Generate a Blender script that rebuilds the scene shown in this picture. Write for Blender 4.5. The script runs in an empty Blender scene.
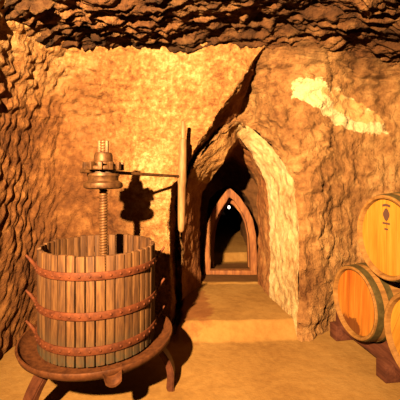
import bpy, bmesh, math, random
import numpy as np
from mathutils import Vector, Matrix

random.seed(7)
PI = math.pi
COL = bpy.context.scene.collection
scene = bpy.context.scene

# ------------------------------------------------------------------ camera
F = 330.0
HCAM = 1.22
HOR = 178.0
cam_d = bpy.data.cameras.new('camera')
cam = bpy.data.objects.new('camera', cam_d)
COL.objects.link(cam)
cam_d.sensor_width = 36.0
cam_d.lens = 36.0 * F / 400.0
cam_d.clip_start = 0.02
cam_d.shift_y = -(200.0 - HOR) / 400.0
cam.location = (0, 0, HCAM)
cam.rotation_euler = (PI / 2, 0, 0)
scene.camera = cam


def at(px, py, d):
    """point at depth d seen at photo pixel px, py"""
    return np.array([(px - 200.0) * d / F, d, HCAM + (HOR - py) * d / F])


# ------------------------------------------------------------------ noise
def _hash(ix, iy, iz, seed):
    h = (ix.astype(np.int64) * 374761393 + iy.astype(np.int64) * 668265263 + iz.astype(np.int64) * 2147483647 + seed * 1274126177) & 0xFFFFFFFF
    h = ((h ^ (h >> 13)) * 1274126177) & 0xFFFFFFFF
    h = ((h ^ (h >> 16)) * 2246822519) & 0xFFFFFFFF
    return ((h ^ (h >> 15)) & 0xFFFFFF) / float(0xFFFFFF)


def vnoise(p, seed=0):
    i = np.floor(p)
    f = p - i
    f = f * f * f * (f * (f * 6 - 15) + 10)
    i = i.astype(np.int64)
    out = 0
    for dx in (0, 1):
        wx = f[..., 0] if dx else 1 - f[..., 0]
        for dy in (0, 1):
            wy = f[..., 1] if dy else 1 - f[..., 1]
            for dz in (0, 1):
                wz = f[..., 2] if dz else 1 - f[..., 2]
                out = out + wx * wy * wz * _hash(i[..., 0] + dx, i[..., 1] + dy, i[..., 2] + dz, seed)
    return out * 2 - 1


def fbm(p, octv=4, seed=0, gain=0.5):
    a, s, t = 1.0, 0, 0
    for k in range(octv):
        s = s + a * vnoise(p * (2.03 ** k) + 17.3 * k, seed + k)
        t += a
        a *= gain
    return s / t


def worley(p, seed=0):
    i = np.floor(p).astype(np.int64)
    best = np.full(p.shape[:-1], 9.0)
    for dx in (-1, 0, 1):
        for dy in (-1, 0, 1):
            for dz in (-1, 0, 1):
                cx, cy, cz = i[..., 0] + dx, i[..., 1] + dy, i[..., 2] + dz
                qx = cx + _hash(cx, cy, cz, seed)
                qy = cy + _hash(cx, cy, cz, seed + 11)
                qz = cz + _hash(cx, cy, cz, seed + 23)
                d = (qx - p[..., 0]) ** 2 + (qy - p[..., 1]) ** 2 + (qz - p[..., 2]) ** 2
                best = np.minimum(best, d)
    return np.sqrt(best)


def chip(p, octv=4, seed=0, gain=.55):
    """broken stone: rounded knobs with sharp creases between them"""
    a, s, t = 1.0, 0, 0
    for k in range(octv):
        s = s + a * (np.abs(vnoise(p * (2.1 ** k) + 9.1 * k, seed + k)) * 2.2 - .6)
        t += a
        a *= gain
    return s / t


def sstep(a, b, x):
    t = np.clip((x - a) / (b - a), 0, 1)
    return t * t * (3 - 2 * t)


# ------------------------------------------------------------------ materials
def newmat(name):
    m = bpy.data.materials.new(name)
    m.use_nodes = True
    nt = m.node_tree
    nt.nodes.clear()
    out = nt.nodes.new('ShaderNodeOutputMaterial')
    b = nt.nodes.new('ShaderNodeBsdfPrincipled')
    nt.links.new(b.outputs[0], out.inputs[0])
    return m, nt, b


class NT:
    def __init__(self, nt):
        self.nt = nt

    def n(self, t, **kw):
        x = self.nt.nodes.new(t)
        for k, v in kw.items():
            setattr(x, k, v)
        return x

    def l(self, a, b):
        self.nt.links.new(a, b)

    def coords(self):
        return self.n('ShaderNodeTexCoord').outputs['Object']

    def mapping(self, vec, scale=(1, 1, 1), rot=(0, 0, 0), loc=(0, 0, 0)):
        m = self.n('ShaderNodeMapping')
        self.l(vec, m.inputs[0])
        m.inputs['Scale'].default_value = scale
        m.inputs['Rotation'].default_value = rot
        m.inputs['Location'].default_value = loc
        return m.outputs[0]

    def noise(self, vec, scale, detail=4, rough=0.55):
        m = self.n('ShaderNodeTexNoise')
        self.l(vec, m.inputs['Vector'])
        m.inputs['Scale'].default_value = scale
        m.inputs['Detail'].default_value = detail
        m.inputs['Roughness'].default_value = rough
        return m.outputs['Fac']

    def vor(self, vec, scale, feature='F1'):
        m = self.n('ShaderNodeTexVoronoi')
        m.feature = feature
        self.l(vec, m.inputs['Vector'])
        m.inputs['Scale'].default_value = scale
        return m.outputs['Distance']

    def ramp(self, fac, stops):
        r = self.n('ShaderNodeValToRGB')
        e = r.color_ramp.elements
        while len(e) < len(stops):
            e.new(0.5)
        for k, (pos, c) in enumerate(stops):
            e[k].position = pos
            e[k].color = (*c, 1) if not np.isscalar(c) else (c, c, c, 1)
        self.l(fac, r.inputs[0])
        return r.outputs[0]

    def mix(self, fac, a, b, mode='MIX'):
        m = self.n('ShaderNodeMix')
        m.data_type = 'RGBA'
        m.blend_type = mode
        for s, v in ((m.inputs[0], fac), (m.inputs[6], a), (m.inputs[7], b)):
            if isinstance(v, (tuple, list)):
                s.default_value = (*v, 1)
            elif np.isscalar(v):
                s.default_value = v
            else:
                self.l(v, s)
        return m.outputs[2]

    def math(self, op, a, b=None, clamp=False):
        m = self.n('ShaderNodeMath')
        m.operation = op
        m.use_clamp = clamp
        for s, v in ((m.inputs[0], a), (m.inputs[1], b)):
            if v is None:
                continue
            if np.isscalar(v):
                s.default_value = v
            else:
                self.l(v, s)
        return m.outputs[0]

    def sep(self, vec):
        s = self.n('ShaderNodeSeparateXYZ')
        self.l(vec, s.inputs[0])
        return s.outputs

    def bump(self, bsdf, height, strength, dist):
        b = self.n('ShaderNodeBump')
        b.inputs['Strength'].default_value = strength
        b.inputs['Distance'].default_value = dist
        self.l(height, b.inputs['Height'])
        self.l(b.outputs[0], bsdf.inputs['Normal'])


def blob(T, co, cx, cz, ax, az, slope, nz, soft=0.25, y0=None, ay=None):
    """0..1 mask of a stain: an ellipse in X-Z (or X-Y) with a ragged outline"""
    s = T.sep(co)
    dx = T.math('SUBTRACT', s[0], cx)
    v = s[2] if y0 is None else s[1]
    dz = T.math('SUBTRACT', v, cz if y0 is None else y0)
    dz = T.math('SUBTRACT', dz, T.math('MULTIPLY', dx, slope))
    e = T.math('ADD', T.math('POWER', T.math('ABSOLUTE', T.math('DIVIDE', dx, ax)), 2.0),
               T.math('POWER', T.math('ABSOLUTE', T.math('DIVIDE', dz, az)), 2.0))
    e = T.math('ADD', e, T.math('MULTIPLY', T.math('SUBTRACT', nz, 0.5), 3.4))
    e = T.math('SUBTRACT', 1.0 + soft / 2, e)
    return T.math('DIVIDE', e, soft, clamp=True)


def rock(name, dark, mid, pale, bump=0.5, plaster=False, pale_patch=False, scale=1.0, soot=0.0, sootcol=(.05, .022, .01)):
    m, nt, b = newmat(name)
    T = NT(nt)
    co = T.coords()
    big = T.noise(co, 2.2 * scale, 5, 0.6)
    fine = T.noise(co, 16 * scale, 6, 0.65)
    grit = T.noise(co, 70 * scale, 3, 0.6)
    f = T.math('ADD', T.math('MULTIPLY', big, 0.55), T.math('MULTIPLY', fine, 0.45))
    c = T.ramp(f, [(0.36, dark), (0.5, mid), (0.64, pale)])
    pits = T.ramp(T.vor(co, 26 * scale), [(0.05, 0.55), (0.22, 1.0)])
    c = T.mix(0.35, c, pits, 'MULTIPLY')
    if plaster:
        w = T.noise(co, 9, 5, 0.65)
        p1 = blob(T, co, 1.12, 1.79, .40, .13, -.36, w, 0.2)
        c = T.mix(p1, c, (.45, .34, .18))
        w2 = T.noise(T.mapping(co, loc=(3, 1, 2)), 12, 4, 0.6)
        p2 = blob(T, co, 1.24, 1.80, .26, .085, -.36, w2, 0.2)
        c = T.mix(T.math('MULTIPLY', p2, .9), c, (.36, .19, .065))
    if plaster:
        # darker tone with a ragged edge towards the ceiling
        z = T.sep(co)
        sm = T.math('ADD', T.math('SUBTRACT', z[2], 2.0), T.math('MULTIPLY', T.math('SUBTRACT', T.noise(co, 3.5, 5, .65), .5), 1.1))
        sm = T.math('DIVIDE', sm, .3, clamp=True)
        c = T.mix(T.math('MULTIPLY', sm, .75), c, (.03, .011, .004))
    if pale_patch:
        # paler stone where the chiselled side wall ends; the brightly lit band above it is painted pale too
        s3 = T.sep(co)
        wp = T.math('SUBTRACT', T.noise(co, 3.2, 5, 0.65), 0.5)
        e = T.math('ADD', T.math('ADD', s3[0], .89), T.math('MULTIPLY', wp, .9))
        e = T.math('ADD', e, T.math('MULTIPLY', T.math('SUBTRACT', s3[2], 1.3), .28))
        e = T.math('MAXIMUM', e, T.math('ADD', T.math('SUBTRACT', s3[2], 1.82), T.math('MULTIPLY', wp, .7)))
        pm = T.math('DIVIDE', e, .42, clamp=True)
        f2 = T.math('ADD', T.math('MULTIPLY', big, 0.4), T.math('MULTIPLY', T.noise(co, 24, 7, .75), 0.6))
        pc = T.ramp(f2, [(0.38, (.09, .032, .009)), (0.5, (.215, .10, .031)), (0.62, (.38, .235, .105))])
        pc = T.mix(0.35, pc, pits, 'MULTIPLY')
        c = T.mix(pm, c, pc)
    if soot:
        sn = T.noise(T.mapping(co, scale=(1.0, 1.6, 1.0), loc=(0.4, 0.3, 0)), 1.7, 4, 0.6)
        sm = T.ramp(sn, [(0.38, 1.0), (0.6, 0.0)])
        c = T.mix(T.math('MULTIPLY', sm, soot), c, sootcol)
    nt.links.new(c, b.inputs['Base Color'])
    b.inputs['Roughness'].default_value = 0.92
    b.inputs['Specular IOR Level'].default_value = 0.15
    h = T.math('ADD', T.math('MULTIPLY', fine, 0.7), T.math('MULTIPLY', grit, 0.3))
    h = T.math('SUBTRACT', h, T.math('MULTIPLY', T.math('SUBTRACT', 1.0, pits), 0.35))
    T.bump(b, h, bump, 0.03)
    return m


def sand(name):
    m, nt, b = newmat(name)
    T = NT(nt)
    co = T.coords()
    big = T.noise(co, 1.6, 4, 0.6)
    fine = T.noise(co, 22, 5, 0.65)
    f = T.math('ADD', T.math('MULTIPLY', big, 0.65), T.math('MULTIPLY', fine, 0.35))
    c = T.ramp(f, [(0.36, (.17, .08, .021)), (0.5, (.225, .115, .032)), (0.66, (.27, .148, .046))])
    w = T.noise(co, 7, 5, 0.65)
    st = blob(T, co, -.06, 0, .15, .36, 0, w, 0.7, y0=2.82)
    c = T.mix(T.math('MULTIPLY', st, .75), c, (.15, .048, .016))
    # darker floor colour in the tunnel past the low step
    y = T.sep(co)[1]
    dark_band = T.math('DIVIDE', T.math('SUBTRACT', y, 3.44), 0.03, clamp=True)
    dark_band = T.math('MULTIPLY', dark_band, T.math('DIVIDE', T.math('SUBTRACT', 4.24, y), 0.05, clamp=True))
    c = T.mix(T.math('MULTIPLY', dark_band, .85), c, (.07, .026, .01))
    nt.links.new(c, b.inputs['Base Color'])
    b.inputs['Roughness'].default_value = 0.95
    b.inputs['Specular IOR Level'].default_value = 0.1
    T.bump(b, T.math('ADD', fine, T.math('MULTIPLY', T.noise(co, 90, 3, .6), .4)), 0.35, 0.012)
    return m


def wood(name, dark, mid, pale, axis='Z', stretch=9.0, scale=14, rough=0.7, bump=0.25, vary=0.25, grime=None, planks=None, stain=False):
    m, nt, b = newmat(name)
    T = NT(nt)
    co = T.coords()
    sc = {'X': (1 / stretch, 1, 1), 'Y': (1, 1 / stretch, 1), 'Z': (1, 1, 1 / stretch)}[axis]
    info = T.n('ShaderNodeObjectInfo')
    off = T.n('ShaderNodeVectorMath', operation='ADD')
    T.l(T.mapping(co, scale=sc), off.inputs[0])
    T.l(T.math('MULTIPLY', info.outputs['Random'], 9.0), off.inputs[1])
    v = off.outputs[0]
    g = T.noise(v, scale, 5, 0.65)
    g2 = T.noise(v, scale * 4, 3, 0.6)
    f = T.math('ADD', T.math('MULTIPLY', g, .7), T.math('MULTIPLY', g2, .3))
    c = T.ramp(f, [(0.34, dark), (0.5, mid), (0.66, pale)])
    if planks:
        px, gap, pa = planks
        q = T.math('DIVIDE', T.sep(co)[pa], px)
        cell = T.math('FLOOR', q)
        fr = T.math('ABSOLUTE', T.math('SUBTRACT', T.math('SUBTRACT', q, cell), 0.5))
        wn = T.n('ShaderNodeTexWhiteNoise', noise_dimensions='1D')
        T.l(cell, wn.inputs['W'])
        c = T.mix(0.22, c, T.mix(wn.outputs['Value'], (.45, .4, .35), (1, 1, 1)), 'MULTIPLY')
        line = T.math('GREATER_THAN', fr, 0.5 - gap / px)
        c = T.mix(T.math('MULTIPLY', line, .6), c, (.08, .03, .01))
    if vary:
        c = T.mix(vary, c, T.mix(info.outputs['Random'], (.35, .3, .25), (1.0, 1.0, 1.0)), 'MULTIPLY')
    if grime:
        z0, z1, gc, amt = grime
        zz = T.sep(co)[2]
        gm = T.math('DIVIDE', T.math('SUBTRACT', z1, zz), z1 - z0, clamp=True)
        gm = T.math('MULTIPLY', gm, T.ramp(T.noise(co, 30, 4, .6), [(.35, 0.2), (.6, 1.0)]))
        c = T.mix(T.math('MULTIPLY', gm, amt), c, gc)
    if stain:
        # old wine stain, dark and ragged, low on the head, with a paler run above it
        q = T.sep(co)
        e = T.math('ADD', T.math('POWER', T.math('DIVIDE', T.math('SUBTRACT', q[1], .04), .10), 2.0),
                   T.math('POWER', T.math('ABSOLUTE', T.math('DIVIDE', T.math('ADD', q[2], .185), .075)), 2.0))
        e = T.math('ADD', e, T.math('MULTIPLY', T.math('SUBTRACT', T.noise(co, 18, 4, .65), .5), 4.0))
        sm = T.math('DIVIDE', T.math('SUBTRACT', 1.2, e), .5, clamp=True)
        c = T.mix(T.math('MULTIPLY', sm, .85), c, (.07, .018, .006))
    nt.links.new(c, b.inputs['Base Color'])
    b.inputs['Roughness'].default_value = rough
    b.inputs['Specular IOR Level'].default_value = 0.25
    T.bump(b, f, bump, 0.006)
    return m


def iron(name, a, c2, rough=0.6, metallic=0.35):
    m, nt, b = newmat(name)
    T = NT(nt)
    co = T.coords()
    f = T.noise(co, 28, 5, 0.7)
    c = T.ramp(f, [(0.35, a), (0.65, c2)])
    nt.links.new(c, b.inputs['Base Color'])
    b.inputs['Roughness'].default_value = rough
    b.inputs['Metallic'].default_value = metallic
    b.inputs['Specular IOR Level'].default_value = .2
    T.bump(b, f, 0.25, 0.004)
    return m


def plain(name, col, rough=0.7, emit=0.0):
    m, nt, b = newmat(name)
    b.inputs['Base Color'].default_value = (*col, 1)
    b.inputs['Roughness'].default_value = rough
    if emit:
        b.inputs['Emission Color'].default_value = (1, .95, .85, 1)
        b.inputs['Emission Strength'].default_value = emit
    return m


M = {}
M['rock_left'] = rock('chiselled_tuff', (0.042, 0.014, 0.0045), (0.098, 0.036, 0.0105), (0.20, 0.086, 0.026), 0.9, pale_patch=True)
M['rock_back'] = rock('tuff_with_plaster', (0.0748, 0.0286, 0.0095), (0.1836, 0.085, 0.0292), (0.3128, 0.17, 0.0646), 1.0, plaster=True)
M['rock_ring'] = rock('pale_lined_tuff', (0.22, 0.11, 0.039), (0.42, 0.285, 0.135), (0.55, 0.42, 0.24), 0.7)
M['rock_jamb'] = rock('red_tuff', (0.098, 0.0294, 0.0098), (0.189, 0.07, 0.0231), (0.294, 0.14, 0.049), 0.8)
M['rock_rib'] = rock('orange_tuff', (.11, .042, .013), (.24, .115, .037), (.38, .21, .075), 0.9)
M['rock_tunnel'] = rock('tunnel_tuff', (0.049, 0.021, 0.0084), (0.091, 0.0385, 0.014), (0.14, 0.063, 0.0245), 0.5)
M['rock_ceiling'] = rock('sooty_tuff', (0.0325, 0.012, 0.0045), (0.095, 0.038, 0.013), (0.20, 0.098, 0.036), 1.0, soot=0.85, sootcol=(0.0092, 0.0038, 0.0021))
M['sand'] = sand('sandy_floor')
M['stave'] = wood('weathered_slats', (0.030, 0.011, 0.0038), (0.084, 0.0325, 0.0088), (0.145, 0.065, 0.019), 'Z', 10, 26, .75, .4, .6,
                  grime=(-0.02, .17, (.045, .035, .018), .95))
M['grip'] = wood('worn_grip_wood', (0.09, 0.038, 0.013), (0.16, 0.078, 0.028), (0.23, 0.13, 0.055), 'Z', 8, 24, .6, .2, 0)
M['leg'] = iron('painted_iron_legs', (0.048, 0.0144, 0.0072), (0.096, 0.03, 0.0132), .5, .2)
M['rust'] = iron('rusted_iron_hoops', (0.045, 0.0105, 0.0035), (0.11, 0.028, 0.0085), .7, .15)
M['tray'] = iron('rusty_tray', (0.04, 0.0115, 0.0035), (0.10, 0.032, 0.0095), .65, .15)
M['headiron'] = iron('worn_iron', (0.03, 0.0115, 0.0045), (0.10, 0.044, 0.015), .5, .4)
M['darkiron'] = iron('dark_iron', (.03, .018, .012), (.09, .05, .03), .5, .4)
M['screw'] = iron('screw_iron', (0.066, 0.027, 0.0108), (0.144, 0.066, 0.024), .45, .4)
M['bhead'] = wood('oak_head', (0.255, 0.10, 0.0115), (0.335, 0.145, 0.0165), (0.39, 0.185, 0.028), 'Z', 12, 16, .5, .12, .12, planks=(.078, .0014, 1))
M['bhead_red'] = wood('wine_stained_oak', (0.24, 0.052, 0.0070), (0.325, 0.102, 0.0125), (0.385, 0.165, 0.025), 'Z', 12, 9, .5, .12, .12, planks=(.07, .0014, 1), stain=True)
M['bbody'] = wood('oak_staves', (0.124, 0.0527, 0.0136), (0.1984, 0.0899, 0.0229), (0.248, 0.124, 0.0372), 'X', 10, 18, .55, .15, .1)
M['bhoop'] = iron('galvanised_hoop', (0.0558, 0.0384, 0.0136), (0.1054, 0.0744, 0.0279), .5, .45)
M['rack'] = wood('red_stained_timber', (0.0372, 0.0105, 0.0062), (0.0744, 0.0211, 0.0112), (0.1116, 0.036, 0.0186), 'Y', 8, 16, .65, .3, .1)
M['frame'] = wood('arch_timber', (0.096, 0.0304, 0.0112), (0.2, 0.068, 0.0216), (0.304, 0.128, 0.04), 'Z', 7, 14, .65, .3, 0)
M['ink'] = plain('burnt_stamp', (.03, .010, .005), .95)
M['black'] = plain('black_flex', (.02, .015, .012), .6)
M['bulb'] = plain('lit_bulb', (1, .97, .9), .3, 2.5)


# one common tone factor on the colours above, lowered to cut bounced light and deepen shadows
TONE = .55
for mt in bpy.data.materials:
    nt = mt.node_tree
    bs = next(n for n in nt.nodes if n.type == 'BSDF_PRINCIPLED')
    bs.inputs['Specular IOR Level'].default_value *= TONE
    sock = bs.inputs['Base Color']
    if sock.is_linked:
        src = sock.links[0].from_socket
        mx = nt.nodes.new('ShaderNodeMix')
        mx.data_type = 'RGBA'
        mx.blend_type = 'MULTIPLY'
        mx.inputs[0].default_value = 1.0
        mx.inputs[7].default_value = (TONE, TONE, TONE, 1)
        nt.links.new(src, mx.inputs[6])
        nt.links.new(mx.outputs[2], sock)


# ------------------------------------------------------------------ objects
def link(name, me, mat, parent=None, smooth=True):
    o = bpy.data.objects.new(name, me)
    COL.objects.link(o)
    if mat is not None:
        me.materials.append(mat)
    if smooth:
        me.polygons.foreach_set('use_smooth', [True] * len(me.polygons))
    if parent is not None:
        o.parent = parent
    return o


def obj(name, bm, mat, parent=None, smooth=False, autos=None):
    bmesh.ops.recalc_face_normals(bm, faces=bm.faces[:])
    me = bpy.data.meshes.new(name)
    if autos is not None:
        for e in bm.edges:
            if len(e.link_faces) == 2 and e.calc_face_angle(0) > math.radians(autos):
                e.smooth = False
        smooth = True
    bm.to_mesh(me)
    bm.free()
    return link(name, me, mat, parent, smooth)


def tag(o, label=None, cat=None, group=None, kind=None):
    if label:
        o['label'] = label
    if cat:
        o['category'] = cat
    if group:
        o['group'] = group
    if kind:
        o['kind'] = kind
    return o


def thing(name, label, cat, loc, rotz=0.0, group=None):
    o = bpy.data.objects.new(name, None)
    o.empty_display_size = 0.1
    COL.objects.link(o)
    o.location = loc
    o.rotation_euler = (0, 0, rotz)
    return tag(o, label, cat, group)


def copy_tree(o, parent=None):
    c = o.copy()
    COL.objects.link(c)
    c.parent = parent
    for ch in list(o.children):
        copy_tree(ch, c)
    return c


def box(bm, cx, cy, cz, sx, sy, sz, mat4=None, bevel=0.0):
    r = bmesh.ops.create_cube(bm, size=1.0)
    vs = r['verts']
    bmesh.ops.scale(bm, vec=(sx, sy, sz), verts=vs)
    if bevel:
        es = list({e for v in vs for e in v.link_edges})
        rb = bmesh.ops.bevel(bm, geom=es, offset=bevel, segments=2, affect='EDGES', profile=0.6)
        vs = list({v for f in rb['faces'] for v in f.verts} | {v for v in vs if v.is_valid})
    bmesh.ops.translate(bm, vec=(cx, cy, cz), verts=vs)
    if mat4 is not None:
        bmesh.ops.transform(bm, matrix=mat4, verts=vs)
    return vs


def lathe(bm, prof, n=48, axis='Z', closed=False):
    """revolve (r, h) points"""
    rings = []
    for r, h in prof:
        ring = []
        for k in range(n):
            a = 2 * PI * k / n
            if axis == 'Z':
                p = (r * math.cos(a), r * math.sin(a), h)
            else:
                p = (h, r * math.cos(a), r * math.sin(a))
            ring.append(bm.verts.new(p))
        rings.append(ring)
    m = len(rings)
    for i in range(m if closed else m - 1):
        A, B = rings[i], rings[(i + 1) % m]
        for k in range(n):
            bm.faces.new((A[k], A[(k + 1) % n], B[(k + 1) % n], B[k]))
    if not closed:
        bm.faces.new(rings[0][::-1])
        bm.faces.new(rings[-1])
    return rings


def tube(bm, pts, rad, n=10):
    """round tube through pts; rad a number or one per point"""
    pts = [Vector(p) for p in pts]
    rads = [rad] * len(pts) if np.isscalar(rad) else rad
    rings = []
    up = Vector((0, 0, 1))
    t0 = (pts[1] - pts[0]).normalized()
    if abs(t0.dot(up)) > .9:
        up = Vector((1, 0, 0))
    for i, p in enumerate(pts):
        t = (pts[min(i + 1, len(pts) - 1)] - pts[max(i - 1, 0)]).normalized()
        a = t.cross(up).normalized()
        b = t.cross(a).normalized()
        rings.append([bm.verts.new(p + (a * math.cos(2 * PI * k / n) + b * math.sin(2 * PI * k / n)) * rads[i]) for k in range(n)])
    for A, B in zip(rings, rings[1:]):
        for k in range(n):
            bm.faces.new((A[k], A[(k + 1) % n], B[(k + 1) % n], B[k]))
    bm.faces.new(rings[0][::-1])
    bm.faces.new(rings[-1])


def prism(bm, pts2, y0, y1, plane='XZ'):
    """extrude a polygon drawn in X-Z from y0 to y1"""
    A = [bm.verts.new((x, y0, z)) for x, z in pts2]
    B = [bm.verts.new((x, y1, z)) for x, z in pts2]
    n = len(A)
    for k in range(n):
        bm.faces.new((A[k], A[(k + 1) % n], B[(k + 1) % n], B[k]))
    bm.faces.new(A[::-1])
    bm.faces.new(B)


# ------------------------------------------------------------------ rock surfaces
def grid_normals(P):
    du = np.gradient(P, axis=0)
    dv = np.gradient(P, axis=1)
    N = np.cross(du, dv)
    return N / (np.linalg.norm(N, axis=-1, keepdims=True) + 1e-9)


def grid_mesh(name, P, mat, flip=False, disp=None, kind='structure', mats=None, matfn=None):
    nu, nv, _ = P.shape
    if disp is not None:
        N = grid_normals(P) * (-1 if flip else 1)
        P = P + N * disp(P)[..., None]
    me = bpy.data.meshes.new(name)
    idx = np.arange(nu * nv).reshape(nu, nv)
    a, b, c, d = idx[:-1, :-1], idx[1:, :-1], idx[1:, 1:], idx[:-1, 1:]
    q = np.stack([a, b, c, d] if not flip else [a, d, c, b], -1).reshape(-1, 4)
    me.vertices.add(nu * nv)
    me.vertices.foreach_set('co', P.reshape(-1).astype(np.float32))
    me.loops.add(q.size)
    me.loops.foreach_set('vertex_index', q.reshape(-1).astype(np.int32))
    me.polygons.add(len(q))
    me.polygons.foreach_set('loop_start', (np.arange(len(q)) * 4).astype(np.int32))
    me.polygons.foreach_set('loop_total', np.full(len(q), 4, np.int32))
    me.update(calc_edges=True)
    o = link(name, me, mat)
    if mats:
        for mm in mats:
            me.materials.append(mm)
        me.polygons.foreach_set('material_index', matfn(q, nu, nv).astype(np.int32))
    me.validate()
    o['kind'] = kind
    return o


def polyline(pts, n):
    """resample a polyline (rows) at n points, softened"""
    pts = np.array(pts, float)
    seg = np.linalg.norm(np.diff(pts, axis=0), axis=1)
    t = np.concatenate([[0], np.cumsum(seg)])
    t /= t[-1]
    u = np.linspace(0, 1, n)
    return np.stack([np.interp(u, t, pts[:, k]) for k in range(pts.shape[1])], -1)


def smooth1(a, it, axis=0):
    for _ in range(it):
        b = a.copy()
        if axis == 0:
            b[1:-1] = (a[:-2] + 2 * a[1:-1] + a[2:]) / 4
        else:
            b[:, 1:-1] = (a[:, :-2] + 2 * a[:, 1:-1] + a[:, 2:]) / 4
        a = b
    return a


# ---- left wall: along the room's left side, round the corner, up to the ragged leaning edge of the niche
Y_E = 2.55
E_px = [(171, 360), (171, 300), (170, 215), (172, 186), (185, 173), (188, 163), (200, 140), (222, 108), (245, 72), (260, 52), (268, 38), (280, 15)]
E = np.array([at(x, y, Y_E) for x, y in E_px])
E2_px = [(178, 330, 3.25), (178, 291, 3.25), (178, 215, 3.2), (180, 190, 3.0), (185, 177, 2.9), (189, 168, 2.9), (205, 148, 2.95), (223, 130, 3.02), (241, 118, 3.12), (247, 102, 3.15), (257, 69, 2.9), (262, 50, 2.62), (275, 20, 2.6)]
E2 = np.array([at(*p) for p in E2_px])
NZ = 300
Ez = smooth1(polyline(E, NZ), 6)
E2z = smooth1(polyline(E2, NZ), 6)
# rows follow the edge's own arc length; the wall rows run level from the edge leftwards
zrow = Ez[:, 2]
base = np.array([(-1.36, -1.6), (-1.37, 0.6), (-1.37, 1.6), (-1.36, 2.25), (-1.30, 2.55), (-1.17, 2.72), (-.92, 2.74), (-.55, 2.62), (-.3, 2.56)])
NS = 420
tb = np.concatenate([[0], np.cumsum(np.linalg.norm(np.diff(base, axis=0), axis=1))])
ub = np.concatenate([np.linspace(0, tb[2], 60, endpoint=False), np.linspace(tb[2], tb[-1], NS - 60)])
bx = smooth1(np.interp(ub, tb, base[:, 0]), 40)
by = smooth1(np.interp(ub, tb, base[:, 1]), 40)
P = np.zeros((NS + 60, NZ, 3))
# stretch the last stretch of the wall to meet the edge at every height
s_last = np.clip((bx + 1.0) / (bx[-1] + 1.0), 0, 1) ** 1.0
vault = np.clip(zrow - 1.25, 0, None)
for j in range(NZ):
    ex = Ez[j, 0] - bx[-1]
    lean = 0.22 * vault[j] ** 2
    P[:NS, j, 0] = bx + s_last * ex + lean * (1 - s_last)
    P[:NS, j, 1] = by + s_last * (Ez[j, 1] - by[-1]) - 0.16 * vault[j] ** 2 * np.clip(1 - s_last, 0, 1)
    P[:NS, j, 2] = zrow[j]
    for k in range(60):
        t = (k + 1) / 60.0
        P[NS + k, j] = P[NS - 1, j] * (1 - t) + E2z[j] * t


def disp_left(P):
    x, y, z = P[..., 0], P[..., 1], P[..., 2]
    # chisel strokes: short scoops slanting down towards the front
    h = y + (x + 1.3) * .9
    warp = fbm(P * 2.5, 3, 5) * .12
    along = .38 * h + .92 * z + warp
    across = .92 * h - .38 * z + warp * .6
    q = np.stack([across * 20, along * 8, x * 2], -1)
    w = worley(q, 3)
    depth = sstep(-0.75, -1.05, x) * .85 + .18
    depth = depth * (0.6 + 0.8 * sstep(-.2, .5, fbm(P * 2.0, 2, 9)))
    d = (w - .55) * .034 * depth
    # horizontal cuts on the upper, overhanging part
    up = sstep(1.45, 1.75, z) * sstep(-.3, -.9, x)
    q2 = np.stack([x * 7, y * 7, z * 16], -1)
    d = d + up * (worley(q2, 31) - .5) * .05
    d = d + fbm(P * 2.4, 4, 21) * .045 + chip(P * np.array([5, 4, 6.]), 5, 25, .62) * np.where(x < -.9, .013, .032)
    return d


def left_mats(q, nu, nv):
    row = q[:, 0] // nv
    return (row >= NS + 8).astype(int)  # reveal takes the darker rock, deepening its shade by colour


grid_mesh('wall_left', P, M['rock_left'], flip=True, disp=disp_left, mats=[M['rock_jamb']], matfn=left_mats)

# ---- arch ring and passage
P0_px = [(180, 320, 3.02), (181, 291, 2.96), (183, 230, 2.74), (185, 192, 2.65), (190, 169, 2.60), (205, 150, 2.59), (222, 133, 2.61), (237, 121, 2.72),
         (252, 129, 2.88), (270, 144, 2.82), (285, 165, 2.69), (294, 185, 2.61), (298, 212, 2.58), (299, 260, 2.55), (298, 310, 2.52), (297, 345, 2.5)]
P1_px = [(199, 320, 3.34), (200, 288, 3.34), (200, 230, 3.34), (203, 192, 3.28), (211, 179, 3.02), (222, 163, 2.80), (230, 149, 2.73), (239, 137, 2.90),
         (249, 150, 3.1), (260, 168, 3.1), (266, 184, 3.1), (269, 200, 3.1), (270, 225, 3.1), (270, 260, 3.1), (270, 296, 3.1), (270, 320, 3.1)]
P0 = np.array([at(*p) for p in P0_px])
P1 = np.array([at(*p) for p in P1_px])


def arch(xl, xr, zb, zs, za, y, xa=None, bulge=.06):
    xa = (xl + xr) / 2 if xa is None else xa
    L = [(xl, zb - .15), (xl, zb), (xl, zb + (zs - zb) * .5), (xl, zs)]
    for t in (.3, .6, .85):
        L.append((xl + (xa - xl) * t - bulge * math.sin(PI * t) * .8, zs + (za - zs) * t + bulge * math.sin(PI * t) * .6))
    L.append((xa, za))
    R = []
    for t in (.85, .6, .3, .12):
        R.append((xr + (xa - xr) * t + bulge * math.sin(PI * t) * .8, zs + (za - zs) * t + bulge * math.sin(PI * t) * .6))
    R += [(xr, zs), (xr, zb + (zs - zb) * .5), (xr, zb), (xr, zb - .15)]
    return np.array([(x, y, z) for x, z in L + R])


NA = 260


def resamp(A):
    # common parameter: control index, so the rings correspond point to point
    t = np.arange(len(A))
    u = np.linspace(0, len(A) - 1, NA)
    r = np.stack([np.interp(u, t, A[:, k]) for k in range(3)], -1)
    return smooth1(r, 5)


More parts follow.
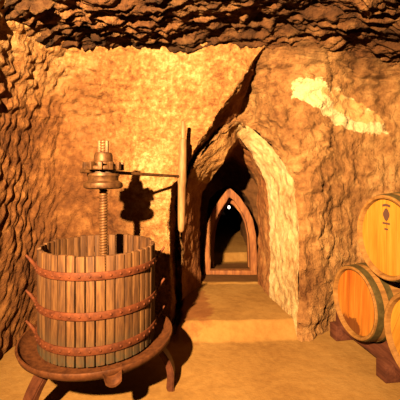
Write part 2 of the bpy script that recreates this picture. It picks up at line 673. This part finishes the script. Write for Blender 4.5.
R0, R1 = resamp(P0), resamp(P1)
R2 = resamp(arch(.0, .60, .09, 1.08, 1.50, 3.42, .36))
R3 = resamp(arch(-.02, .70, .09, 1.02, 1.46, 3.66, .36))
R4 = resamp(arch(-.06, .76, .09, 1.0, 1.42, 4.05, .37))
R5 = resamp(arch(.07, .66, .09, .82, 1.14, 4.12, .37))
R6 = resamp(arch(.10, .68, .09, .82, 1.16, 5.4, .40))
R7 = resamp(arch(.16, .76, .2, .9, 1.22, 7.2, .46))
R8 = R7.copy()
R8[:, 0] = .46
R8[:, 2] = .6
R8[:, 1] = 7.25


def loft(rings, steps):
    rows = []
    for A, B, n in zip(rings, rings[1:], steps):
        for k in range(n):
            t = k / n
            rows.append(A * (1 - t) + B * t)
    rows.append(rings[-1])
    return np.array(rows)


def disp_ring(P):
    edge = 1.0
    return fbm(P * 5, 4, 61) * .030 + (worley(P * np.array([12, 12, 9]), 66) - .5) * .014 + fbm(P * 22, 2, 68) * .006


LR = loft([R0, R1], [60])
# round the front lip a little
lip = np.exp(-np.linspace(0, 1, len(LR)) * 14)[:, None]


def ring_mats(q, nu, nv):
    col = q[:, 0] % nv
    return np.where(col < nv * 0.24, 1, np.where(col < nv * .455, 2, 0))


grid_mesh('trim_1', LR, M['rock_ring'], flip=True, disp=disp_ring, mats=[M['rock_jamb'], M['rock_rib']], matfn=ring_mats)
LP = loft([R1, R2, R3], [40, 24])
grid_mesh('wall_passage', LP, M['rock_jamb'], flip=True, disp=disp_ring)
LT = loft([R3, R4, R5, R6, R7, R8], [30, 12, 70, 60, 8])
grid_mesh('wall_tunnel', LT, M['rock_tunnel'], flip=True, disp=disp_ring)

# ---- back wall, from the arch outwards; it swings forward on the right
NR = 190


def depth_back(x, z):
    lo = np.interp(z, [0, 1.3, 1.7, 2.2], [.38, .37, .365, .42])
    hi = np.interp(z, [0, 1.3, 1.7, 2.2], [.82, .80, .64, .54])
    a = 1 - sstep(lo, hi, x)
    a = a * np.clip((2.32 - z) / .45, 0, 1)
    y = 2.56 + .55 * a
    y = y + .22 * sstep(.78, 1.35, x) - .10 * np.clip(z - 1.3, 0, None) ** 2 * sstep(.5, 1.0, x)
    return y


O_pts = np.array([(-.62, -.2), (-.62, .4), (-.62, 1.2), (-.55, 1.8), (-.4, 2.2), (-.2, 2.62), (.1, 2.62), (.45, 2.62),
                  (.9, 2.62), (1.5, 2.62), (2.0, 2.62), (2.45, 2.62), (2.45, 1.9), (2.45, 1.2), (2.45, .5), (2.45, -.2)])
t = np.arange(16)
u = np.linspace(0, 15, NA)
# denser columns to the right, where the wall is in view
O = smooth1(np.stack([np.interp(u, t, O_pts[:, k]) for k in range(2)], -1), 6)
P = np.zeros((NA, NR, 3))
rr = np.linspace(0, 1, NR) ** 1.25
y0 = R0[:, 1]
d0 = depth_back(R0[:, 0], R0[:, 2])
for k, r in enumerate(rr):
    x = R0[:, 0] * (1 - r) + O[:, 0] * r
    z = R0[:, 2] * (1 - r) + O[:, 1] * r
    P[:, k, 0] = x
    P[:, k, 2] = z
    P[:, k, 1] = depth_back(x, z) + (y0 - d0) * math.exp(-r * 9)


def disp_back(P):
    x, z = P[..., 0], P[..., 2]
    up = sstep(1.85, 2.15, z)
    q = np.stack([x * 9 + z * 3, P[..., 1] * 6, z * 20], -1)
    d = up * chip(np.stack([x * 4 + z * 2, P[..., 1] * 4, z * 15], -1), 4, 41) * .045
    d = d + chip(P * np.array([5, 4, 7.]), 5, 43, .62) * .034
    d = d + fbm(P * 2.6, 4, 44) * .055 + fbm(P * 14, 3, 47) * .022
    # a shallow ring scar and the thickness of the old plaster
    return d


grid_mesh('wall_back', P, M['rock_back'], flip=False, disp=disp_back)

# ---- ceiling
xs = np.linspace(-1.75, 2.6, 300)
ys = np.concatenate([np.linspace(-1.7, 1.3, 60, endpoint=False), np.linspace(1.3, 3.35, 260)])
X, Y = np.meshgrid(xs, ys, indexing='ij')
Z = 2.24 - .22 * np.clip(-X - .75, 0, None) ** 1.5 - .05 * np.clip(X - .9, 0, None) + .16 * (2.5 - Y)
Z = np.where(Y > 2.2, Z - .05 * (Y - 2.2), Z)
P = np.stack([X, Y, Z], -1)


def disp_ceil(P):
    x, y = P[..., 0], P[..., 1]
    wob = fbm(np.stack([x * 2, y * 2, x * 0], -1), 3, 71) * .10
    w = y + wob + x * .08
    saw = w * 12.0 + fbm(P * 6, 3, 72) * .9
    saw = saw - np.floor(saw)
    ridge = (saw ** 1.4 - .5) * .038
    q = np.stack([x * 13, w * 22, x * 0], -1)
    d = ridge * sstep(-.35, .25, fbm(np.stack([x * 1.8, y * 1.8, x * 0], -1), 2, 73) + .15)
    d = d + chip(np.stack([x * 5, w * 10, x * 0], -1), 5, 74, .6) * .055
    d = d + fbm(P * 1.9, 3, 75) * .10 + fbm(P * 14, 3, 76) * .022
    return -d


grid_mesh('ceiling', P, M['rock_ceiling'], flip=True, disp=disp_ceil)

# ---- floor
xs = np.linspace(-1.75, 2.6, 330)
ys = np.concatenate([np.linspace(-1.7, 1.2, 40, endpoint=False), np.linspace(1.2, 4.6, 300, endpoint=False), np.linspace(4.6, 7.4, 40)])
X, Y = np.meshgrid(xs, ys, indexing='ij')
n1 = fbm(np.stack([X * 1.7, Y * 1.7, X * 0], -1), 3, 81)
n2 = fbm(np.stack([X * 9, Y * 9, X * 0], -1), 3, 84)
edge = 2.54 + .12 * X + .04 * n1 + .008 * n2
Z = .012 * n1 + .004 * n2 + .004
inpass = sstep(-.185, -.15, X + .02 * n2) * (1 - sstep(.80, .86, X))
rise = sstep(-.13, .0, Y - edge) * inpass
Z = Z + .115 * rise
drop = sstep(0, .025, Y - 3.41 - .02 * n2)
Z = Z + .012 * drop
step2 = sstep(0, .05, Y - 4.30 - .03 * n2)
Z = Z + .14 * step2 * .8 + np.clip(Y - 4.35, 0, None) * .05
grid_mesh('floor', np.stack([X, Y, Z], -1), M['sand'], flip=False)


# ---- the unseen rest of the cellar: right side and rear
def disp_plain(P):
    return fbm(P * 2.2, 4, 91) * .06 + fbm(P * 10, 2, 93) * .01


ys = np.linspace(-1.65, 2.6, 90)
zs = np.linspace(-.15, 2.6, 60)
Yg, Zg = np.meshgrid(ys, zs, indexing='ij')
grid_mesh('wall_right', np.stack([np.full_like(Yg, 2.42) - .1 * np.clip(Zg - 1.4, 0, None) ** 2, Yg, Zg], -1), M['rock_tunnel'], flip=True, disp=disp_plain)
xs = np.linspace(-1.6, 2.55, 90)
Xg, Zg = np.meshgrid(xs, zs, indexing='ij')
grid_mesh('wall_rear', np.stack([Xg, np.full_like(Xg, -1.58), Zg], -1), M['rock_tunnel'], flip=True, disp=disp_plain)


# ---- pointed timber frames in the tunnel
def pointed_frame(name, y, thick, outer, width, sill):
    """outer: list of (x, z) from left foot over the apex to right foot"""
    bm = bmesh.new()
    O = np.array(outer)
    n = len(O)
    inn = []
    for i in range(n):
        a, b = O[max(i - 1, 0)], O[min(i + 1, n - 1)]
        tn = (b - a) / np.linalg.norm(b - a)
        k = width
        if i == n // 2:
            inn.append(O[i] + np.array([0, -width * 1.45]))
            continue
        inn.append(O[i] + np.array([tn[1], -tn[0]]) * k)
    inn = np.array(inn)
    inn[0, 1] = O[0, 1]
    inn[-1, 1] = O[-1, 1]
    V = {}
    for i in range(n):
        for j, (pt, yy) in enumerate(((O[i], y), (inn[i], y), (inn[i], y + thick), (O[i], y + thick))):
            V[i, j] = bm.verts.new((pt[0], yy, pt[1]))
    for i in range(n - 1):
        for j in range(4):
            bm.faces.new((V[i, j], V[i + 1, j], V[i + 1, (j + 1) % 4], V[i, (j + 1) % 4]))
    bm.faces.new([V[0, j] for j in range(4)])
    bm.faces.new([V[n - 1, j] for j in range(3, -1, -1)])
    bmesh.ops.bevel(bm, geom=bm.edges[:], offset=.009, segments=2, affect='EDGES')
    if sill:
        box(bm, (O[0][0] + O[-1][0]) / 2, y + thick * .5, O[0][1] + sill / 2 - .005, O[-1][0] - O[0][0], thick * .98, sill + .01, bevel=.01)
    o = obj(name, bm, M['frame'], autos=40)
    o['kind'] = 'structure'
    return o


def fp(pts, d):
    return [(at(x, y, d)[0], at(x, y, d)[2]) for x, y in pts]


pointed_frame('trim_2', 3.70, .10, fp([(203.5, 276), (204, 255), (205, 235), (208, 222), (213, 210), (221, 198), (229, 187), (239, 196), (248, 209), (253, 220), (256, 235), (257, 255), (257.5, 276)], 3.7), .074, .060)
pointed_frame('trim_3', 3.92, .10, fp([(209, 268), (209.5, 250), (210.5, 235), (213, 222), (217.5, 211), (223, 203), (229.5, 196), (237, 202), (244.5, 211), (249, 221), (252, 235), (252.5, 250), (253, 268)], 3.92), .055, 0)

# ------------------------------------------------------------------ basket press
CX, CY = -.588, 1.92
press = thing('wine_press', 'old wooden basket wine press with slatted tub, iron hoops and tall central screw', 'wine press', (CX, CY, 0))
ZB, ZT = .300, .843
# tray
bm = bmesh.new()
prof = [(0.0001, .262), (.33, .262), (.385, .272), (.418, .296), (.428, .322), (.424, .330), (.416, .329), (.408, .308), (.380, .292), (.33, .286), (.0001, .286)]
lathe(bm, prof, 96)
tray = obj('tray', bm, M['tray'], press, autos=50)
# spout
bm = bmesh.new()
ang = math.atan2(-.44, .205)
prev = None
rows = []
for k in range(9):
    t = k / 8
    r = .395 + .070 * t
    z = .300 - .008 * t - .012 * max(0, t - .6) / .4
    w = .050 - .014 * t
    row = []
    for j in range(9):
        s = (j / 8 * 2 - 1)
        row.append((r, s * w, z + .030 * abs(s) ** 2.2 * (1 - .35 * t)))
    rows.append(row)
ca, sa = math.cos(ang), math.sin(ang)
top = [[bm.verts.new((x * ca - y * sa, x * sa + y * ca, z)) for x, y, z in row] for row in rows]
bot = [[bm.verts.new((x * ca - y * sa, x * sa + y * ca, z - .011)) for x, y, z in row] for row in rows]
nu, nv = 9, 9
for i in range(nu - 1):
    for j in range(nv - 1):
        bm.faces.new((top[i][j], top[i + 1][j], top[i + 1][j + 1], top[i][j + 1]))
        bm.faces.new((bot[i][j], bot[i][j + 1], bot[i + 1][j + 1], bot[i + 1][j]))
for i in range(nu - 1):
    for j in (0, nv - 1):
        bm.faces.new((top[i][j], top[i + 1][j], bot[i + 1][j], bot[i][j]))
for j in range(nv - 1):
    for i in (0, nu - 1):
        bm.faces.new((top[i][j], top[i][j + 1], bot[i][j + 1], bot[i][j]))
obj('spout', bm, M['tray'], tray, autos=50)
# legs
for deg in (0, 236, 118):
    a = math.radians(deg)
    bm = bmesh.new()
    rows = []
    for k in range(13):
        t = k / 12
        z = .278 * (1 - t)
        r = .320 + .085 * math.sin(t * PI * .5) + .03 * math.sin(t * PI)
        if t > .9:
            r += .02 * (t - .9) / .1
        w = .046 - .012 * math.sin(t * PI) * .6
        th = .020
        rows.append([bm.verts.new((r + th, -w, z)), bm.verts.new((r + th, w, z)), bm.verts.new((r - th, w, z)), bm.verts.new((r - th, -w, z))])
    for A, B in zip(rows, rows[1:]):
        for k in range(4):
            bm.faces.new((A[k], A[(k + 1) % 4], B[(k + 1) % 4], B[k]))
    bm.faces.new(rows[0])
    bm.faces.new(rows[-1][::-1])
    bmesh.ops.recalc_face_normals(bm, faces=bm.faces[:])
    bmesh.ops.bevel(bm, geom=[e for e in bm.edges if e.calc_face_angle(0) > .8], offset=.006, segments=2, affect='EDGES')
    bmesh.ops.rotate(bm, cent=(0, 0, 0), matrix=Matrix.Rotation(a, 3, 'Z'), verts=bm.verts[:])
    obj('leg', bm, M['leg'], press, autos=45)
# staves
NST = 42
RB = .322
for k in range(NST):
    a = 2 * PI * (k + .5) / NST + .02
    w = 2 * PI * RB / NST - .0062 + random.uniform(-.0015, .001)
    ht = ZT - ZB + random.uniform(-.004, .004)
    bm = bmesh.new()
    box(bm, 0, 0, ht / 2, .022, w, ht, bevel=.0042)
    # the top end worn at its corners
    for v in bm.verts:
        if v.co.z > ht * .5:
            v.co.z -= abs(v.co.y) ** 2 * 14 * random.uniform(.5, 1.4)
    o = obj('stave', bm, M['stave'], press, autos=40)
    o.location = ((RB - .011) * math.cos(a), (RB - .011) * math.sin(a), ZB)
    o.rotation_euler = (0, random.uniform(-.004, .004), a + random.uniform(-.03, .03))
# hoops with rivets, and the clasps that close the two halves of the tub
for hz in (.742, .548, .380):
    bm = bmesh.new()
    lathe(bm, [(RB + .001, hz - .019), (RB + .008, hz - .019), (RB + .010, hz - .014), (RB + .010, hz + .014), (RB + .008, hz + .019), (RB + .001, hz + .019)], 96, closed=True)
    for k in range(NST):
        a = 2 * PI * (k + .5) / NST + .02
        mt = Matrix.Translation(((RB + .0095) * math.cos(a), (RB + .0095) * math.sin(a), hz)) @ Matrix.Rotation(a, 4, 'Z') @ Matrix.Diagonal((.75, 1, 1, 1))
        bmesh.ops.create_icosphere(bm, subdivisions=2, radius=.0075, matrix=mt)
    hoop = obj('hoop', bm, M['rust'], press, autos=45)
    for a0, sgn in ((math.radians(16), 1), (math.radians(196), -1)):
        bm = bmesh.new()
        pts = []
        for k in range(12):
            t = k / 11
            a = a0 - sgn * .10 + sgn * .12 * min(t * 1.5, 1)
            r = RB + .012 + .052 * t ** 1.6
            pts.append((r * math.cos(a), r * math.sin(a), hz + .004 + .050 * t ** 2.2))
        tube(bm, pts, [.010] * 8 + [.009, .008, .007, .006], 10)
        obj('clasp', bm, M['rust'], hoop, autos=60)
# pressing screw: a real helix thread
bm = bmesh.new()
z0, z1, pitch, nseg = .27, 1.44, .016, 20
t0r = .0215
turns = (z1 - z0) / pitch
rowsn = int(turns * 10)
rings = []
for i in range(rowsn + 1):
    z = z0 + (z1 - z0) * i / rowsn
    ring = []
    for k in range(nseg):
        th = 2 * PI * k / nseg
        ph = (z / pitch - k / nseg) % 1.0
        r = t0r + .0028 * (1 if .25 < ph < .75 else -1 if (ph < .12 or ph > .88) else 0)
        ring.append(bm.verts.new((r * math.cos(th), r * math.sin(th), z)))
    rings.append(ring)
for A, B in zip(rings, rings[1:]):
    for k in range(nseg):
        bm.faces.new((A[k], A[(k + 1) % nseg], B[(k + 1) % nseg], B[k]))
bm.faces.new(rings[0][::-1])
bm.faces.new(rings[-1])
SHX = .026
screw = obj('screw', bm, M['screw'], press, autos=60)
screw.location.x = SHX
# pressing head
bm = bmesh.new()
lathe(bm, [(.026, 1.300), (.060, 1.300), (.060, 1.312), (.054, 1.318), (.052, 1.350), (.046, 1.366), (.026, 1.370)], 40, closed=True)
for s in (-1, 1):
    box(bm, s * .021, -.006, 1.395, .019, .022, .085, bevel=.004)
obj('collar', bm, M['headiron'], press, autos=40).location.x = SHX
bm = bmesh.new()
lathe(bm, [(.026, 1.266), (.098, 1.266), (.104, 1.272), (.104, 1.284), (.098, 1.290), (.026, 1.296)], 56, closed=True)
for k in range(12):
    a = 2 * PI * k / 12 + .12
    mt = Matrix.Rotation(a, 4, 'Z') @ Matrix.Translation((.100, 0, 1.288))
    box(bm, 0, 0, 0, .036, .026, .046, mat4=mt, bevel=.006)
obj('ratchet_wheel', bm, M['headiron'], press, autos=40).location.x = SHX
bm = bmesh.new()
lathe(bm, [(.026, 1.246), (.070, 1.246), (.070, 1.268), (.026, 1.268)], 40, closed=True)
obj('bearing', bm, M['darkiron'], press, autos=40).location.x = SHX
bm = bmesh.new()
lathe(bm, [(.026, 1.158), (.092, 1.158), (.108, 1.164), (.112, 1.174), (.108, 1.192), (.094, 1.200), (.086, 1.206), (.086, 1.226), (.092, 1.234), (.090, 1.246), (.026, 1.250)], 56, closed=True)
obj('pressing_nut', bm, M['headiron'], press, autos=40).location.x = SHX
# lever: iron bar through the head, wooden upright at its far end
bm = bmesh.new()
tip = at(181.5, 176.5, 2.40) - np.array([CX + SHX, CY, 0])
st = -tip * .22
lev0 = (st[0], st[1], 1.256)
lev1 = (tip[0], tip[1], tip[2])
tube(bm, [lev0, (0, 0, 1.256), (tip[0] * .5, tip[1] * .5, (1.256 + tip[2]) / 2), lev1], [.010, .011, .0105, .010], 12)
lever = obj('lever', bm, M['headiron'], press, autos=50)
lever.location.x = SHX
bm = bmesh.new()
gp = [(183.3, 121, .007), (183.3, 122, .014), (183.1, 131, .0165), (183, 138.5, .016), (183, 139.5, .026), (182.8, 150, .0285), (182.3, 168, .030), (182, 171, .033), (182, 181, .033), (181.9, 185, .029), (181.6, 205, .028), (181.4, 222, .026), (181.2, 230, .022), (181.2, 232, .010)]
pts, rads = [], []
for x, y, r in gp:
    p = at(x, y, 2.40) - np.array([CX + SHX, CY, 0])
    pts.append(tuple(p))
    rads.append(r)
tube(bm, pts, rads, 16)
obj('grip', bm, M['grip'], lever, autos=50)

# ------------------------------------------------------------------ barrels and rack
PHI = math.radians(9)
RH, RBU, BL = .232, .262, .84
RH0, RB0 = RH, RBU
BIG = 1.06
SP = .530
face_LL = np.array([1.015, 2.20])
rowd = np.array([math.sin(PHI), -math.cos(PHI)])
axd = np.array([math.cos(PHI), math.sin(PHI)])
ZC = .393


def barrel_r(t):
    return RH + (RBU - RH) * (1 - (2 * t - 1) ** 2)


def make_barrel(label, headmat, stamp, big=1.0):
    RH, RBU = RH0 * big, RB0 * big

    def barrel_r(t):
        return RH + (RBU - RH) * (1 - (2 * t - 1) ** 2)

    root = thing('wine_barrel', label, 'barrel', (0, 0, 0), 0, 'oak barrels stacked along the right wall')
    # local: x along the axis (0 = the near head), z up, centre line at z = 0
    bm = bmesh.new()
    prof = []
    for k in range(25):
        t = k / 24
        prof.append((barrel_r(t), BL * t))
    inner = [(RH - .016, BL), (RH - .018, BL - .028), (.0001, BL - .028)]
    full = [(.0001, .034), (RH - .024, .034), (RH - .024, .030), (RH - .018, .002), (RH - .006, -.003)] + prof + [(RH - .005, BL + .002)] + inner
    full = [p for p in full]
    rings = lathe(bm, full, 64, axis='X')
    obj('body', bm, M['bbody'], root, autos=35)
    bm = bmesh.new()
    lathe(bm, [(RH - .0215, .033), (RH - .0215, .026), (RH - .027, .022), (.0001, .022)], 64, axis='X')
    obj('head', bm, headmat, root, autos=35)
    for t0, wd in ((.012, .04), (.125, .036), (.30, .036), (.70, .036), (.875, .036), (.988, .04)):
        bm = bmesh.new()
        h0 = BL * t0 - (0 if t0 < .02 else wd if t0 > .97 else wd / 2)
        pr = []
        for k in range(4):
            h = h0 + wd * k / 3
            pr.append((barrel_r(h / BL) + .0035, h))
        for k in range(3, -1, -1):
            h = h0 + wd * k / 3
            pr.append((barrel_r(h / BL) - .003, h))
        lathe(bm, pr, 64, axis='X', closed=True)
        obj('hoop', bm, M['bhoop'], root, autos=50)
    if stamp:
        x0 = .0212
        # an oval emblem with an arched line of marks above it and two short lines below
        def rect(y, z, sy, sz, rot=0.0):
            box(bm, 0, 0, 0, .0016, sy, sz, mat4=Matrix.Translation((x0, y, z)) @ Matrix.Rotation(rot, 4, 'X'))
        for nl, step, zz, sy, sz, bow in ((6, .0088, .162, .0072, .011, .0016), (7, .007, .078, .0058, .008, 0), (3, .008, .052, .0066, .008, 0)):
            bm = bmesh.new()
            for k in range(nl):
                rect(step * (k - (nl - 1) / 2), zz - bow * abs(k - (nl - 1) / 2), sy, sz)
            for v in bm.verts:
                v.co.y *= 1.25
                v.co.z = .115 + (v.co.z - .105) * 1.3
            obj('stamp_lettering', bm, M['ink'], root)
        bm = bmesh.new()
        zc = .115 + (.118 - .105) * 1.3
        vo = [bm.verts.new((x0 - .0008, .024 * math.cos(2 * PI * k / 32) * (1 + .12 * math.cos(8 * PI * k / 32)), zc + .037 * math.sin(2 * PI * k / 32))) for k in range(32)]
        vi = [bm.verts.new((x0 + .0008, v.co.y, v.co.z)) for v in vo]
        bm.faces.new(vo)
        bm.faces.new(vi[::-1])
        for k in range(32):
            bm.faces.new((vo[k], vi[k], vi[(k + 1) % 32], vo[(k + 1) % 32]))
        tag(obj('emblem', bm, M['ink'], root), 'dark burnt oval emblem')
    return root


def put(o, cxy, z, roll=0.0):
    o.location = (cxy[0], cxy[1], z)
    o.rotation_euler = (roll, 0, PHI)


G = 'oak barrels stacked along the right wall'
b_far = make_barrel('reddish oak barrel low on the rack, farther of the two bottom barrels', M['bhead_red'], False)
put(b_far, face_LL, ZC, .05)
b_top = make_barrel('golden oak barrel on top of the other two, dark oval stamp on its head', M['bhead'], True, BIG)
b_near = make_barrel('golden oak barrel low on the rack, nearer of the two bottom barrels, only partly visible', M['bhead'], False)
put(b_near, face_LL + rowd * SP, ZC, .4)
put(b_top, face_LL + rowd * SP * .5 + axd * .02, ZC + math.sqrt((RBU * (1 + BIG) + .008) ** 2 - (SP / 2) ** 2), .0)

# wine soaked bottom of the far head keeps to that head's material (mottled red)
rack = thing('barrel_rack', 'dark red timber rack with scalloped cradle rails under the barrels', 'barrel rack', (face_LL[0], face_LL[1], 0), PHI)
# local: x along barrel axis, y = minus row direction
for ax0, nm in ((.10, 0), (.66, 1)):
    bm = bmesh.new()
    y_end, y_start = .36, -SP - .42
    rloc = max(barrel_r(ax0 / BL), barrel_r((ax0 + .08) / BL)) + .0055
    topz = .225
    rows = []
    N = 120
    for k in range(N + 1):
        y = y_end + (y_start - y_end) * k / N
        z = topz
        for cy in (0, -SP):
            if abs(y - cy) < rloc:
                z = min(z, ZC - math.sqrt(rloc ** 2 - (y - cy) ** 2))
        rows.append([bm.verts.new(p) for p in ((ax0, y, .07), (ax0 + .08, y, .07), (ax0 + .08, y, z), (ax0, y, z))])
    for A, B in zip(rows, rows[1:]):
        for k in range(4):
            bm.faces.new((A[k], A[(k + 1) % 4], B[(k + 1) % 4], B[k]))
    bm.faces.new(rows[0])
    bm.faces.new(rows[-1][::-1])
    obj('rail', bm, M['rack'], rack)
for fy in (.30, -.22, -SP - .30):
    bm = bmesh.new()
    box(bm, .40, fy, .0575, .72, .09, .112, bevel=.008)
    obj('foot', bm, M['rack'], rack, autos=40)

# ------------------------------------------------------------------ lamp far down the tunnel
pb = at(229, 207, 4.9)
lamp = thing('hanging_bulb', 'tiny white lit bulb hanging far inside the dark tunnel', 'light bulb', tuple(pb))
bm = bmesh.new()
lathe(bm, [(.0001, -.030), (.012, -.027), (.020, -.014), (.021, 0), (.015, .014), (.010, .024), (.0001, .026)], 20)
obj('bulb', bm, M['bulb'], lamp, smooth=True)
bm = bmesh.new()
lathe(bm, [(.0001, .022), (.013, .022), (.014, .05), (.006, .062), (.0001, .064)], 16)
obj('socket', bm, M['black'], lamp, autos=40)
bm = bmesh.new()
tube(bm, [(0, 0, .06), (0.002, 0, .2), (0, 0, .42)], .004, 8)
obj('cord', bm, M['black'], lamp)

# ------------------------------------------------------------------ light
ld = bpy.data.lights.new('cellar_lamp', 'SPOT')
ld.energy = 6600
ld.color = (1.0, .65, .30)
ld.shadow_soft_size = .035
ld.spot_size = math.radians(104)
ld.spot_blend = 1.0
lo = bpy.data.objects.new('cellar_lamp', ld)
COL.objects.link(lo)
LPOS = Vector((-.75, -.5, 2.0))
lo.location = LPOS
lo.rotation_euler = (Vector((-.05, 2.55, 1.55)) - LPOS).to_track_quat('-Z', 'Y').to_euler()

w = bpy.data.worlds.new('world')
scene.world = w
w.use_nodes = True
bg = w.node_tree.nodes['Background']
bg.inputs[0].default_value = (.02, .01, .005, 1)
bg.inputs[1].default_value = .3

scene.view_settings.view_transform = 'Standard'
scene.view_settings.look = 'None'
scene.view_settings.exposure = 0.0
scene.view_settings.gamma = 1.0
scene.view_settings.use_curve_mapping = False
